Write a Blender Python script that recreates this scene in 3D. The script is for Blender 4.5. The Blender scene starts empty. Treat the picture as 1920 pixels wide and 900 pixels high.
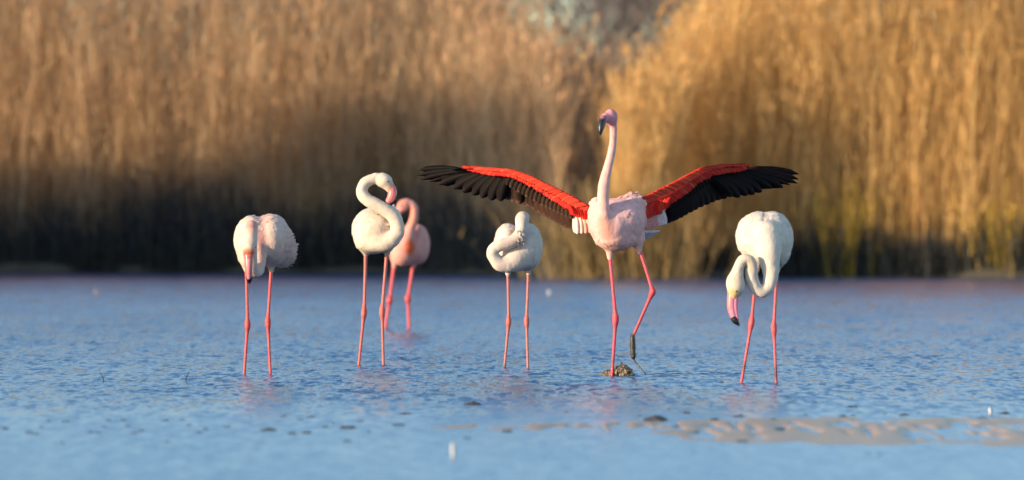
import bpy, math, random
import numpy as np
from mathutils import Vector, Matrix
from mathutils.bvhtree import BVHTree

R = math.radians
rng = np.random.default_rng(7)
random.seed(7)
scene = bpy.context.scene
COL = scene.collection

# ------------------------------------------------------------------ camera
CAM_H = 0.69            # lens height above the water (m)
PXA = 1.12e-4           # tangent of the angle of one photo pixel
HORIZON = 440.0         # photo row of the horizon
cam_data = bpy.data.cameras.new('camera')
cam_data.sensor_width = 36.0
cam_data.lens = 36.0 / (1920 * PXA)
cam_data.clip_start = 0.5
cam_data.clip_end = 6000
cam_data.dof.use_dof = True
cam_data.dof.focus_distance = 23.7
cam_data.dof.aperture_fstop = 2.9
cam = bpy.data.objects.new('camera', cam_data)
COL.objects.link(cam)
cam.location = (0, 0, CAM_H)
cam.rotation_euler = (R(90) - math.atan(10 * PXA), 0, 0)
scene.camera = cam

# ------------------------------------------------------------------ world, sun, exposure
SUN_EL, SUN_AZ = 10.5, 60.0      # elevation; degrees to the left of straight behind the camera
world = bpy.data.worlds.new('World')
scene.world = world
world.use_nodes = True
wn = world.node_tree.nodes
wl = world.node_tree.links
wn.clear()
sky = wn.new('ShaderNodeTexSky')
sky.sky_type = 'NISHITA'
sky.sun_disc = False
sky.sun_elevation = R(SUN_EL)
sky.sun_rotation = R(180 + SUN_AZ)
sky.altitude = 0
sky.air_density = 1.0
sky.dust_density = 0.2
sky.ozone_density = 2.0
bg = wn.new('ShaderNodeBackground')
bg.inputs['Strength'].default_value = 0.15
wo = wn.new('ShaderNodeOutputWorld')
wl.new(sky.outputs[0], bg.inputs[0])
wl.new(bg.outputs[0], wo.inputs[0])

sun_data = bpy.data.lights.new('sun', 'SUN')
sun_data.energy = 3.6
sun_data.angle = R(0.5)
sun_data.color = (1.0, 0.76, 0.50)
sun = bpy.data.objects.new('sun', sun_data)
COL.objects.link(sun)
SUN_DIR = Vector((-math.sin(R(SUN_AZ)) * math.cos(R(SUN_EL)), -math.cos(R(SUN_AZ)) * math.cos(R(SUN_EL)), math.sin(R(SUN_EL))))
sun.rotation_euler = SUN_DIR.to_track_quat('Z', 'Y').to_euler()

vs = scene.view_settings
vs.view_transform = 'Standard'
vs.look = 'None'
vs.gamma = 1.0
vs.exposure = 1.02
vs.use_curve_mapping = False
scene.cycles.max_bounces = 6
scene.cycles.diffuse_bounces = 3
scene.cycles.glossy_bounces = 3
scene.cycles.use_denoising = True

# ------------------------------------------------------------------ materials
def new_mat(name):
    m = bpy.data.materials.new(name)
    m.use_nodes = True
    nt = m.node_tree
    nt.nodes.clear()
    out = nt.nodes.new('ShaderNodeOutputMaterial')
    b = nt.nodes.new('ShaderNodeBsdfPrincipled')
    nt.links.new(b.outputs[0], out.inputs[0])
    return m, nt, b, out

def noise_node(nt, scale, detail=4, rough=0.6, vec=None, mscale=None):
    tc = nt.nodes.new('ShaderNodeTexCoord')
    mp = nt.nodes.new('ShaderNodeMapping')
    mp.inputs['Scale'].default_value = mscale or (1, 1, 1)
    nt.links.new(tc.outputs['Object'], mp.inputs[0])
    n = nt.nodes.new('ShaderNodeTexNoise')
    n.inputs['Scale'].default_value = scale
    n.inputs['Detail'].default_value = detail
    n.inputs['Roughness'].default_value = rough
    nt.links.new(mp.outputs[0], n.inputs['Vector'])
    return n

def mat_attr(name, rough=0.8, var=0.12, nscale=60, bump=0.0, bscale=200, mscale=None, sss=0.0, spec=0.3, transl=0.0):
    """colour from the mesh's own 'tint' attribute, broken up by noise"""
    m, nt, b, out = new_mat(name)
    a = nt.nodes.new('ShaderNodeAttribute')
    a.attribute_name = 'tint'
    n = noise_node(nt, nscale)
    mr = nt.nodes.new('ShaderNodeMapRange')
    mr.inputs['From Min'].default_value = 0.25
    mr.inputs['From Max'].default_value = 0.75
    mr.inputs['To Min'].default_value = 1 - var
    mr.inputs['To Max'].default_value = 1 + var * 0.4
    nt.links.new(n.outputs[0], mr.inputs[0])
    mul = nt.nodes.new('ShaderNodeVectorMath')
    mul.operation = 'SCALE'
    nt.links.new(a.outputs['Color'], mul.inputs[0])
    nt.links.new(mr.outputs[0], mul.inputs['Scale'])
    nt.links.new(mul.outputs[0], b.inputs['Base Color'])
    b.inputs['Roughness'].default_value = rough
    b.inputs['Specular IOR Level'].default_value = spec
    if sss:
        b.inputs['Subsurface Weight'].default_value = sss
        b.inputs['Subsurface Radius'].default_value = (0.02, 0.008, 0.005)
        b.inputs['Subsurface Scale'].default_value = 0.6
    if bump:
        n2 = noise_node(nt, bscale, 5, 0.65, mscale=mscale)
        bp = nt.nodes.new('ShaderNodeBump')
        bp.inputs['Strength'].default_value = bump
        bp.inputs['Distance'].default_value = 0.004
        nt.links.new(n2.outputs[0], bp.inputs['Height'])
        nt.links.new(bp.outputs[0], b.inputs['Normal'])
    if transl:
        t = nt.nodes.new('ShaderNodeBsdfTranslucent')
        nt.links.new(mul.outputs[0], t.inputs['Color'])
        mx = nt.nodes.new('ShaderNodeMixShader')
        mx.inputs[0].default_value = transl
        nt.links.new(b.outputs[0], mx.inputs[1])
        nt.links.new(t.outputs[0], mx.inputs[2])
        nt.links.new(mx.outputs[0], out.inputs[0])
    return m

M_PLUMAGE = mat_attr('plumage', 0.9, 0.16, 30, 0.5, 150, (1, 1, 0.28), sss=0.0, spec=0.15)
M_LEG = mat_attr('leg_skin', 0.36, 0.38, 70, 0.6, 260, spec=0.5)
M_BILL = mat_attr('bill_horn', 0.35, 0.10, 120, 0.1, 200, spec=0.5)
M_FEATHER = mat_attr('flight_feather', 0.6, 0.25, 80, 0.25, 300, spec=0.08)
M_COVERT = mat_attr('covert_feather', 0.7, 0.22, 70, 0.3, 250, spec=0.2)
M_REED = mat_attr('dry_reed', 0.75, 0.18, 3, spec=0.25, transl=0.30)
M_MUD = mat_attr('wet_mud', 0.38, 0.35, 60, 0.8, 150, spec=0.6)
M_BARK = mat_attr('bark', 0.9, 0.3, 6, 0.4, 30, spec=0.2)
M_LEAF = mat_attr('shrub_leaf', 0.7, 0.2, 3, spec=0.3, transl=0.2)
M_EYE = mat_attr('eye', 0.12, 0.02, 30, spec=0.6)

# water: dark shallow lagoon, ripples fade out towards the calm near shallows
def make_water():
    m, nt, b, out = new_mat('lagoon_water')
    L = nt.links.new
    b.inputs['Roughness'].default_value = 0.19
    b.inputs['IOR'].default_value = 1.333
    tc = nt.nodes.new('ShaderNodeTexCoord')
    def layer(sx, sy, detail, rough, seed, out_i):
        mp = nt.nodes.new('ShaderNodeMapping')
        mp.inputs['Location'].default_value = (seed, seed * 0.7, 0)
        mp.inputs['Scale'].default_value = (sx, sy, 1)
        L(tc.outputs['Object'], mp.inputs[0])
        n = nt.nodes.new('ShaderNodeTexNoise')
        n.inputs['Scale'].default_value = 1.0
        n.inputs['Detail'].default_value = detail
        n.inputs['Roughness'].default_value = rough
        n.inputs['Distortion'].default_value = 0.4
        L(mp.outputs[0], n.inputs['Vector'])
        return n.outputs[out_i]
    def vmath(op, a, bb=None, sc=None):
        v = nt.nodes.new('ShaderNodeVectorMath'); v.operation = op
        L(a, v.inputs[0])
        if bb is not None:
            if isinstance(bb, tuple): v.inputs[1].default_value = bb
            else: L(bb, v.inputs[1])
        if sc is not None:
            if isinstance(sc, float): v.inputs['Scale'].default_value = sc
            else: L(sc, v.inputs['Scale'])
        return v.outputs[0]
    # ripple slopes, three sizes: capillary ripples, wavelets, wind patches
    fine = vmath('SUBTRACT', layer(22.0, 4.6, 3, 0.6, 3.0, 1), (0.5, 0.5, 0.5))
    mid = vmath('SUBTRACT', layer(2.6, 0.55, 3, 0.6, 9.0, 1), (0.5, 0.5, 0.5))
    big = vmath('SUBTRACT', layer(0.5, 0.16, 2, 0.5, 21.0, 1), (0.5, 0.5, 0.5))
    patch = layer(0.35, 0.10, 3, 0.6, 40.0, 0)
    sep = nt.nodes.new('ShaderNodeSeparateXYZ')
    L(tc.outputs['Object'], sep.inputs[0])
    calm = nt.nodes.new('ShaderNodeMapRange')
    calm.interpolation_type = 'SMOOTHSTEP'
    for k, v in (('From Min', 16.5), ('From Max', 22.5), ('To Min', 0.15), ('To Max', 1.0)):
        calm.inputs[k].default_value = v
    L(sep.outputs['Y'], calm.inputs[0])
    pm = nt.nodes.new('ShaderNodeMapRange')
    for k, v in (('From Min', 0.3), ('From Max', 0.7), ('To Min', 0.6), ('To Max', 1.3)):
        pm.inputs[k].default_value = v
    L(patch, pm.inputs[0])
    st = nt.nodes.new('ShaderNodeMath'); st.operation = 'MULTIPLY'
    L(calm.outputs[0], st.inputs[0]); L(pm.outputs[0], st.inputs[1])
    sl = vmath('ADD', vmath('SCALE', fine, sc=0.95), vmath('SCALE', mid, sc=0.26))
    sl = vmath('ADD', sl, vmath('SCALE', big, sc=0.06))
    sl = vmath('SCALE', sl, sc=st.outputs[0])
    flat = vmath('MULTIPLY', sl, (1.0, 1.0, 0.0))
    nrm = vmath('NORMALIZE', vmath('ADD', flat, (0.0, -0.085, 1.0)))
    L(nrm, b.inputs['Normal'])
    # deep blue base, lightened over the near shallows to imitate reflected pale sky
    sky_pale = nt.nodes.new('ShaderNodeMapRange'); sky_pale.interpolation_type = 'SMOOTHSTEP'
    for k, v in (('From Min', 14.0), ('From Max', 21.5), ('To Min', 1.0), ('To Max', 0.0)):
        sky_pale.inputs[k].default_value = v
    L(sep.outputs['Y'], sky_pale.inputs[0])
    cm = nt.nodes.new('ShaderNodeMix'); cm.data_type = 'RGBA'
    cm.inputs[6].default_value = (0.002, 0.065, 0.19, 1)
    cm.inputs[7].default_value = (0.09, 0.19, 0.29, 1)
    L(sky_pale.outputs[0], cm.inputs[0])
    L(cm.outputs[2], b.inputs['Base Color'])
    return m
M_WATER = make_water()

def make_ground_mat(name, c1, c2, rough, scale):
    m, nt, b, out = new_mat(name)
    n = noise_node(nt, scale, 6, 0.65)
    r = nt.nodes.new('ShaderNodeValToRGB')
    r.color_ramp.elements[0].position = 0.3
    r.color_ramp.elements[0].color = (*c1, 1)
    r.color_ramp.elements[1].position = 0.7
    r.color_ramp.elements[1].color = (*c2, 1)
    nt.links.new(n.outputs[0], r.inputs[0])
    nt.links.new(r.outputs[0], b.inputs['Base Color'])
    b.inputs['Roughness'].default_value = rough
    return m
M_GROUND = make_ground_mat('marsh_ground', (0.05, 0.045, 0.035), (0.12, 0.10, 0.06), 0.9, 2.0)
M_BAR = make_ground_mat('wet_sand', (0.30, 0.17, 0.08), (0.42, 0.26, 0.13), 0.36, 3.0)

# ------------------------------------------------------------------ helpers
def mesh_obj(name, verts, faces, mat, parent=None, tint=None, smooth=True):
    me = bpy.data.meshes.new(name)
    me.from_pydata([tuple(v) for v in verts], [], [tuple(f) for f in faces])
    if tint is not None:
        set_tint(me, tint)
    me.materials.append(mat)
    if smooth:
        me.polygons.foreach_set('use_smooth', np.ones(len(me.polygons), dtype=bool))
    me.update()
    o = bpy.data.objects.new(name, me)
    COL.objects.link(o)
    if parent:
        o.parent = parent
    return o

def set_tint(me, tint):
    n = len(me.vertices)
    t = np.asarray(tint, dtype=np.float32)
    if t.ndim == 1:
        t = np.tile(t, (n, 1))
    rgba = np.ones((n, 4), dtype=np.float32)
    rgba[:, :3] = t[:, :3]
    at = me.attributes.new('tint', 'FLOAT_COLOR', 'POINT')
    at.data.foreach_set('color', rgba.ravel())

def quads_obj(name, V, Q, mat, tint, parent=None, smooth=False):
    """fast path for big quad meshes: V (n,3), Q (m,4)"""
    me = bpy.data.meshes.new(name)
    me.vertices.add(len(V))
    me.vertices.foreach_set('co', V.astype(np.float32).ravel())
    me.loops.add(Q.size)
    me.loops.foreach_set('vertex_index', Q.astype(np.int32).ravel())
    me.polygons.add(len(Q))
    me.polygons.foreach_set('loop_start', np.arange(0, Q.size, 4, dtype=np.int32))
    me.polygons.foreach_set('use_smooth', np.full(len(Q), smooth))
    set_tint(me, tint)
    me.materials.append(mat)
    me.update(calc_edges=True)
    me.validate()
    o = bpy.data.objects.new(name, me)
    COL.objects.link(o)
    if parent:
        o.parent = parent
    return o

def tag(o, label=None, cat=None, group=None, kind=None):
    if label: o['label'] = label
    if cat: o['category'] = cat
    if group: o['group'] = group
    if kind: o['kind'] = kind
    return o

def depth_at(py):
    return CAM_H / ((py - HORIZON) * PXA)

def on_water(px, py, z=0.0):
    Y = depth_at(py)
    return Vector(((px - 960) * PXA * Y, Y, z))

def at_depth(px, py, Y):
    return Vector(((px - 960) * PXA * Y, Y, CAM_H + (HORIZON - py) * PXA * Y))

def catmull(pts, n):
    P = np.asarray(pts, dtype=float)
    if len(P) < 3:
        t = np.linspace(0, 1, n + 1)[:, None]
        return P[0] * (1 - t) + P[-1] * t
    E = np.vstack([2 * P[0] - P[1], P, 2 * P[-1] - P[-2]])
    out = []
    for i in range(len(P) - 1):
        a, b, c, d = E[i:i + 4]
        for t in np.linspace(0, 1, n, endpoint=False):
            out.append(0.5 * (2 * b + (c - a) * t + (2 * a - 5 * b + 4 * c - d) * t * t + (3 * b - a - 3 * c + d) * t ** 3))
    out.append(P[-1])
    return np.array(out)

def value_noise(p, freq, seed):
    """smooth 3-D value noise, vectorised; p (...,3)"""
    q = p * freq
    i = np.floor(q).astype(np.int64)
    f = q - i
    f = f * f * (3 - 2 * f)
    def h(ix, iy, iz):
        x = (ix * 374761393 + iy * 668265263 + iz * 2147483647 + seed * 1442695041) & 0xFFFFFFFF
        x = ((x ^ (x >> 13)) * 1274126177) & 0xFFFFFFFF
        return ((x ^ (x >> 16)) & 0xFFFF) / 65535.0
    r = 0
    for dx in (0, 1):
        for dy in (0, 1):
            for dz in (0, 1):
                w = (f[..., 0] if dx else 1 - f[..., 0]) * (f[..., 1] if dy else 1 - f[..., 1]) * (f[..., 2] if dz else 1 - f[..., 2])
                r = r + w * h(i[..., 0] + dx, i[..., 1] + dy, i[..., 2] + dz)
    return r * 2 - 1

def surface_nets(F, org, h):
    nx, ny, nz = F.shape
    S = F < 0
    cnt = np.zeros((nx - 1, ny - 1, nz - 1), dtype=np.int8)
    offs = [(a, b, c) for a in (0, 1) for b in (0, 1) for c in (0, 1)]
    for a, b, c in offs:
        cnt += S[a:nx - 1 + a, b:ny - 1 + b, c:nz - 1 + c]
    act = (cnt > 0) & (cnt < 8)
    I = np.argwhere(act)
    idx = -np.ones(act.shape, dtype=np.int64)
    idx[act] = np.arange(len(I))
    acc = np.zeros((len(I), 3)); num = np.zeros(len(I))
    for a in offs:
        for ax in range(3):
            if a[ax]: continue
            bb = list(a); bb[ax] = 1
            fa = F[I[:, 0] + a[0], I[:, 1] + a[1], I[:, 2] + a[2]]
            fb = F[I[:, 0] + bb[0], I[:, 1] + bb[1], I[:, 2] + bb[2]]
            cr = (fa < 0) != (fb < 0)
            t = np.where(cr, fa / np.where(cr, fa - fb, 1), 0)
            p = np.tile(np.array(a, dtype=float), (len(I), 1)); p[:, ax] = t
            acc[cr] += p[cr]; num[cr] += 1
    V = (I + acc / num[:, None]) * h + org
    Q = []
    for ax in range(3):
        u, v = (ax + 1) % 3, (ax + 2) % 3
        sl0 = [slice(1, -1)] * 3; sl1 = [slice(1, -1)] * 3
        sl0[ax] = slice(0, -1); sl1[ax] = slice(1, None)
        A = S[tuple(sl0)]; B = S[tuple(sl1)]
        E = np.argwhere(A != B)
        flip = A[A != B]
        base = E.copy(); base[:, u] += 1; base[:, v] += 1
        def cell(du, dv):
            c = base.copy(); c[:, u] += du; c[:, v] += dv
            return idx[c[:, 0], c[:, 1], c[:, 2]]
        q = np.stack([cell(-1, -1), cell(0, -1), cell(0, 0), cell(-1, 0)], 1)
        q[~flip] = q[~flip][:, ::-1]
        Q.append(q)
    return V, np.vstack(Q)

def smin(a, b, k):
    if k <= 0: return np.minimum(a, b)
    h = np.clip(0.5 + 0.5 * (b - a) / k, 0, 1)
    return b * (1 - h) + a * h - k * h * (1 - h)

def sdf_mesh(prims, h=1.5, wobble=0.0, wfreq=0.1, seed=1, fine=0.0, ffreq=0.3, carve=()):
    """prims in photo-pixel units: ('e',(x,y,d),(rx,ry,rd),k[,yaw,roll]) or ('c',[(x,y,d,r)..],k); returns verts as (x,d,-y)"""
    lo = np.full(3, 1e9); hi = -lo
    for p in prims:
        if p[0] == 'e':
            c = np.array([p[1][0], p[1][2], -p[1][1]]); r = max(p[2])
            lo = np.minimum(lo, c - r); hi = np.maximum(hi, c + r)
        else:
            for x, y, d, r in p[1]:
                c = np.array([x, d, -y]); lo = np.minimum(lo, c - r); hi = np.maximum(hi, c + r)
    lo -= 8; hi += 8
    dims = np.ceil((hi - lo) / h).astype(int) + 1
    ax = [lo[i] + h * np.arange(dims[i]) for i in range(3)]
    G = np.stack(np.meshgrid(*ax, indexing='ij'), -1).astype(np.float32)
    F = np.full(G.shape[:3], 60.0)
    for p in prims:
        k = p[2] if p[0] == 'c' else p[3]
        if p[0] == 'e':
            c = np.array([p[1][0], p[1][2], -p[1][1]])
            q = G - c
            yaw = R(p[4]) if len(p) > 4 else 0
            roll = R(p[5]) if len(p) > 5 else 0
            if roll:   # tilt in the picture plane
                cr, sr = math.cos(roll), math.sin(roll)
                q = np.stack([q[..., 0] * cr + q[..., 2] * sr, q[..., 1], -q[..., 0] * sr + q[..., 2] * cr], -1)
            if yaw:
                cy, sy = math.cos(yaw), math.sin(yaw)
                q = np.stack([q[..., 0] * cy + q[..., 1] * sy, -q[..., 0] * sy + q[..., 1] * cy, q[..., 2]], -1)
            rr = np.array([p[2][0], p[2][2], p[2][1]])
            k0 = np.linalg.norm(q / rr, axis=-1)
            k1 = np.linalg.norm(q / rr ** 2, axis=-1) + 1e-9
            D = k0 * (k0 - 1) / k1
        else:
            pts = catmull([(a, c, -b, r) for a, b, c, r in p[1]], 5)
            D = np.full(F.shape, 60.0)
            for a, b in zip(pts[:-1], pts[1:]):
                m = max(a[3], b[3]) + 14
                s = []
                for i in range(3):
                    i0 = max(0, int((min(a[i], b[i]) - m - lo[i]) / h)); i1 = min(dims[i], int((max(a[i], b[i]) + m - lo[i]) / h) + 2)
                    s.append(slice(i0, i1))
                s = tuple(s)
                g = G[s]
                ab = b[:3] - a[:3]
                t = np.clip(((g - a[:3]) @ ab) / max(ab @ ab, 1e-9), 0, 1)
                d = np.linalg.norm(g - a[:3] - t[..., None] * ab, axis=-1) - (a[3] + (b[3] - a[3]) * t)
                D[s] = np.minimum(D[s], d)
        F = smin(F, D, k)
    near = np.abs(F) < 5.0
    g = G[near]; f = F[near]
    for (pts, depth, wid) in carve:    # shallow grooves along a polyline
        C = catmull([(a, c, -b) for a, b, c in pts], 5)
        dm = np.full(len(g), 1e9)
        for a, b in zip(C[:-1], C[1:]):
            ab = b - a
            t = np.clip(((g - a) @ ab) / max(ab @ ab, 1e-9), 0, 1)
            dm = np.minimum(dm, np.linalg.norm(g - a - t[..., None] * ab, axis=-1))
        f = f + depth * np.exp(-(dm / wid) ** 2)
    if wobble:
        f = f + wobble * value_noise(g, wfreq, seed)
    if fine:
        f = f + fine * value_noise(g * np.array([1, 1, 0.55]), ffreq, seed + 9)
    F[near] = f
    return surface_nets(F, lo, h)

class Frame:
    """a thing's own frame: photo-pixel units scaled to metres at its standing distance"""
    def __init__(s, name, px, foot_py, Y=None):
        s.Y = Y or depth_at(foot_py)
        s.k = PXA * s.Y
        s.px = px
        s.root = bpy.data.objects.new(name, None)
        s.root.empty_display_size = 0.1
        COL.objects.link(s.root)
        s.root.location = ((px - 960) * s.k, s.Y, 0)
    def p(s, x, y, d=0.0):
        return np.array([(x - s.px) * s.k, d * s.k, CAM_H + (HORIZON - y) * s.k])
    def vs(s, V):      # (x,d,-y) array -> local metres
        return np.stack([(V[:, 0] - s.px) * s.k, V[:, 1] * s.k, CAM_H + (HORIZON + V[:, 2]) * s.k], 1)

def loft(fr, name, rings, mat, tint, parent, n=10, sub=5, side=None, jitter=0.0):
    """rings (x,y,d,ra,rb) px: ra across the path in the picture plane, rb in depth"""
    C = catmull(rings, sub)
    V = []; F = []; T = []
    tan = np.gradient(C[:, :3], axis=0)
    for i, (x, y, d, ra, rb) in enumerate(C):
        t = tan[i] / (np.linalg.norm(tan[i]) + 1e-9)
        ref = np.array([0, 0, 1.0]) if abs(t[2]) < 0.9 else np.array([1.0, 0, 0])
        a = np.cross(ref, t); a /= np.linalg.norm(a)
        b = np.cross(t, a)
        for j in range(n):
            th = 2 * math.pi * j / n
            w = 1 + (jitter * (random.random() - 0.5) if jitter else 0)
            q = np.array([x, y, d]) + a * max(ra, 0.05) * w * math.cos(th) + b * max(rb, 0.05) * w * math.sin(th)
            V.append(fr.p(*q)); T.append(tint(q[0], q[1], q[2]) if callable(tint) else tint)
    m = len(C)
    for i in range(m - 1):
        for j in range(n):
            F.append((i * n + j, i * n + (j + 1) % n, (i + 1) * n + (j + 1) % n, (i + 1) * n + j))
    F.append(tuple(range(n))); F.append(tuple((m - 1) * n + j for j in reversed(range(n))))
    return mesh_obj(name, V, F, mat, parent, np.array(T))

# ------------------------------------------------------------------ setting: water, ground, sand bar
def sheet(name, pts, mat, kind='structure'):
    o = mesh_obj(name, pts, [tuple(range(len(pts)))], mat, smooth=False)
    tag(o, kind=kind)
    return o

water = sheet('lagoon_water', [(-160, -60, 0), (160, -60, 0), (160, 100, 0), (-160, 100, 0)], M_WATER)
tag(water, 'blue rippled lagoon water the flamingos stand in', 'water')

def shore_y(x):
    """shore distance (m) along the reeds"""
    base = np.interp(x, [-60, -30, -9.5, -2, 0.5, 1.0, 2.2, 2.8, 9, 30, 60], [86, 86, 85.5, 84, 79, 74.5, 74, 76.5, 75.5, 73, 71])
    return base

def build_ground():
    xs = np.concatenate([[-1500, -300, -160], np.linspace(-60, 60, 161), [160, 300, 1500]])
    rows = [(-0.5, -0.12), (0.0, 0.0), (0.12, 0.10), (0.5, 0.20), (2.5, 0.32), (10, 0.45), (60, 0.6), (400, 1.5), (3000, 3)]
    V = []; T = []
    for off, z in rows:
        for x in xs:
            y = shore_y(np.clip(x, -60, 60)) + off + (0.25 * math.sin(x * 3.1) + 0.2 * math.sin(x * 7.3 + 1) if off < 5 else 0)
            V.append((x, y, z + (0.04 * math.sin(x * 9.1 + off * 3) if 0 < off < 5 else 0)))
    n = len(xs)
    F = [(r * n + i, r * n + i + 1, (r + 1) * n + i + 1, (r + 1) * n + i) for r in range(len(rows) - 1) for i in range(n - 1)]
    o = mesh_obj('ground', V, F, M_GROUND)
    tag(o, 'dark muddy bank carrying the reeds', 'bank', kind='structure')
build_ground()

def build_bar():
    """low wet sand bar with hollows, just breaking the surface"""
    nx, ny = 560, 70
    y0, y1 = depth_at(846), depth_at(778)
    X = np.linspace(-1.35, 2.6, nx); Yv = np.linspace(y0, y1, ny)
    GX, GY = np.meshgrid(X, Yv, indexing='ij')
    P = np.stack([GX, GY, 0 * GX], -1)
    # centre line and width of the bar in photo rows
    px = GX / (PXA * GY) + 960
    py = HORIZON + CAM_H / (PXA * GY)
    cen = np.interp(px, [400, 900, 1150, 1400, 1920, 2100], [800, 800, 801, 808, 810, 810])
    hw = np.interp(px, [400, 700, 1000, 1150, 1300, 1500, 1920, 2100], [3, 5, 8, 11, 15, 17, 18, 18])
    prof = 1 - ((py - cen) / hw) ** 2
    H = 0.0055 + np.clip(prof, -5, 1) * 0.007
    H += 0.004 * value_noise(P * np.array([1, 0.35, 1]), 5.0, 3) + 0.003 * value_noise(P * np.array([1, 0.4, 1]), 14.0, 5)
    hol = value_noise(P * np.array([1, 0.30, 1]), 8.5, 11)
    H -= 0.010 * np.clip(hol - 0.2, 0, 1) / 0.5
    pr = np.random.default_rng(77)
    for _ in range(100):       # water-filled footprints
        fpx = pr.uniform(900, 2000); fpy = pr.uniform(794, 824)
        fy = depth_at(fpy); fx = (fpx - 960) * PXA * fy
        rx = pr.uniform(0.012, 0.026); ry = pr.uniform(0.10, 0.22)
        H -= 0.020 * np.exp(-((GX - fx) / rx) ** 2 - ((GY - fy) / ry) ** 2)
    H -= np.interp(px, [500, 800, 1050, 1250, 1400], [0.018, 0.013, 0.009, 0.0025, -0.001])
    V = np.stack([GX, GY, H], -1).reshape(-1, 3)
    ii, jj = np.meshgrid(np.arange(nx - 1), np.arange(ny - 1), indexing='ij')
    b = (ii * ny + jj).ravel()
    Q = np.stack([b, b + ny, b + ny + 1, b + 1], 1)
    o = quads_obj('sand_bar', V, Q, M_BAR, (0.3, 0.2, 0.1), smooth=True)
    tag(o, 'low tan sand bar with wet hollows breaking the calm shallows', 'sand bar', kind='structure')
build_bar()

# ------------------------------------------------------------------ reeds
def ribbons(roots, dirs, lens, widths, bend, segs, tint, face=None, taper=True):
    """vectorised ribbons. roots (n,3), dirs (n,3) unit, bend (n,3) added * t^2, returns V,Q,T"""
    n = len(roots)
    t = np.linspace(0, 1, segs + 1)
    ctr = roots[:, None] + dirs[:, None] * (lens[:, None] * t)[..., None] + bend[:, None] * (t ** 2)[None, :, None] * lens[:, None, None]
    if face is None:
        a = rng.uniform(0, math.pi, n)
        face = np.stack([np.cos(a), np.sin(a), np.zeros(n)], 1)
    w = widths[:, None] * ((1 - 0.85 * t ** 1.5) if taper else np.ones_like(t))
    Lp = ctr - face[:, None] * w[..., None] * 0.5
    Rp = ctr + face[:, None] * w[..., None] * 0.5
    V = np.stack([Lp, Rp], 2).reshape(-1, 3)
    m = (segs + 1) * 2
    q = np.array([[2 * i, 2 * i + 1, 2 * i + 3, 2 * i + 2] for i in range(segs)])
    Q = (np.arange(n)[:, None, None] * m + q[None]).reshape(-1, 4)
    T = np.repeat(tint, m, 0)
    return V, Q, T

def merge(parts):
    V = []; Q = []; T = []; o = 0
    for v, q, t in parts:
        V.append(v); Q.append(q + o); T.append(t); o += len(v)
    return np.vstack(V), np.vstack(Q), np.vstack(T)

def reed_geo(base, H, lean, col, leaves=8, leaf_len=(0.4, 0.9), plume=True, stem_w=0.012, leaf_w=0.016, low=0.08):
    n = len(base)
    up = np.tile([0, 0, 1.0], (n, 1)) + lean
    up /= np.linalg.norm(up, axis=1)[:, None]
    bend = lean * 0.8 + rng.normal(0, 0.03, (n, 3)) * [1, 1, 0]
    tone = rng.uniform(0.75, 1.2, (n, 1))
    c = col * tone
    parts = [ribbons(base, up, H, np.full(n, stem_w), bend, 4, c * 0.95)]
    for _ in range(leaves):
        t = rng.uniform(low, 0.95, n)
        r = base + up * (H * t)[:, None] + bend * (H * t ** 2)[:, None]
        a = rng.uniform(0, 2 * math.pi, n)
        out = np.stack([np.cos(a), np.sin(a), rng.uniform(2.5, 8.0, n)], 1)
        out /= np.linalg.norm(out, axis=1)[:, None]
        ln = rng.uniform(*leaf_len, n)
        dr = np.stack([np.cos(a) * 0.15, np.sin(a) * 0.15, -rng.uniform(0.0, 0.3, n)], 1)
        parts.append(ribbons(r, out, ln, np.full(n, leaf_w), dr, 2, c * rng.uniform(0.7, 1.15, (n, 1))))
    if plume:
        tip = base + up * H[:, None] + bend * H[:, None]
        wind = np.array([0.35, 0.1, 0])
        for _ in range(9):
            a = rng.uniform(0, 2 * math.pi, n)
            dr = np.stack([0.35 * np.cos(a), 0.35 * np.sin(a), rng.uniform(0.4, 1, n)], 1) + wind
            dr /= np.linalg.norm(dr, axis=1)[:, None]
            st = tip - up * rng.uniform(0, 0.16, (n, 1))
            parts.append(ribbons(st, dr, rng.uniform(0.10, 0.24, n), np.full(n, 0.022), np.tile([0.2, 0, -0.35], (n, 1)), 2, c * [1.05, 0.98, 0.95]))
    return merge(parts)

def reed_bed(name, label, x0, x1, depth, n, hfun, col, colvar, off=0.3, leaves=8, plume=True, lean_s=0.05, low=0.12):
    x = rng.uniform(x0, x1, n)
    dd = rng.uniform(0, 1, n) ** 1.3 * depth + off
    # clumping
    cl = value_noise(np.stack([x, dd, 0 * x], 1), 0.9, 21)
    keep = cl + rng.uniform(-0.9, 1.2, n) > -0.55
    x, dd = x[keep], dd[keep]
    n = len(x)
    y = shore_y(x) + dd
    px = x / (PXA * y) + 960
    H = hfun(px) * rng.normal(1.0, 0.09, n) * np.where(rng.random(n) < 0.25, rng.uniform(0.5, 0.9, n), 1)
    lean = np.stack([rng.normal(0.02, lean_s, n), rng.normal(0, lean_s, n), np.zeros(n)], 1)
    base = np.stack([x, y, 0.12 + np.minimum(dd, 3) * 0.07], 1)
    c = np.array(col) * (1 + np.array(colvar) * rng.normal(0, 1, (n, 1)))
    c = np.clip(c, 0.01, 1) * (1 + 0.12 * value_noise(np.stack([x, dd, 0 * x], 1), 0.6, 33)[:, None])
    V, Q, T = reed_geo(base, H, lean, c, leaves, plume=plume, low=low)
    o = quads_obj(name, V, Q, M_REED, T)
    tag(o, label, 'reeds', kind='stuff')
    return o

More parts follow.
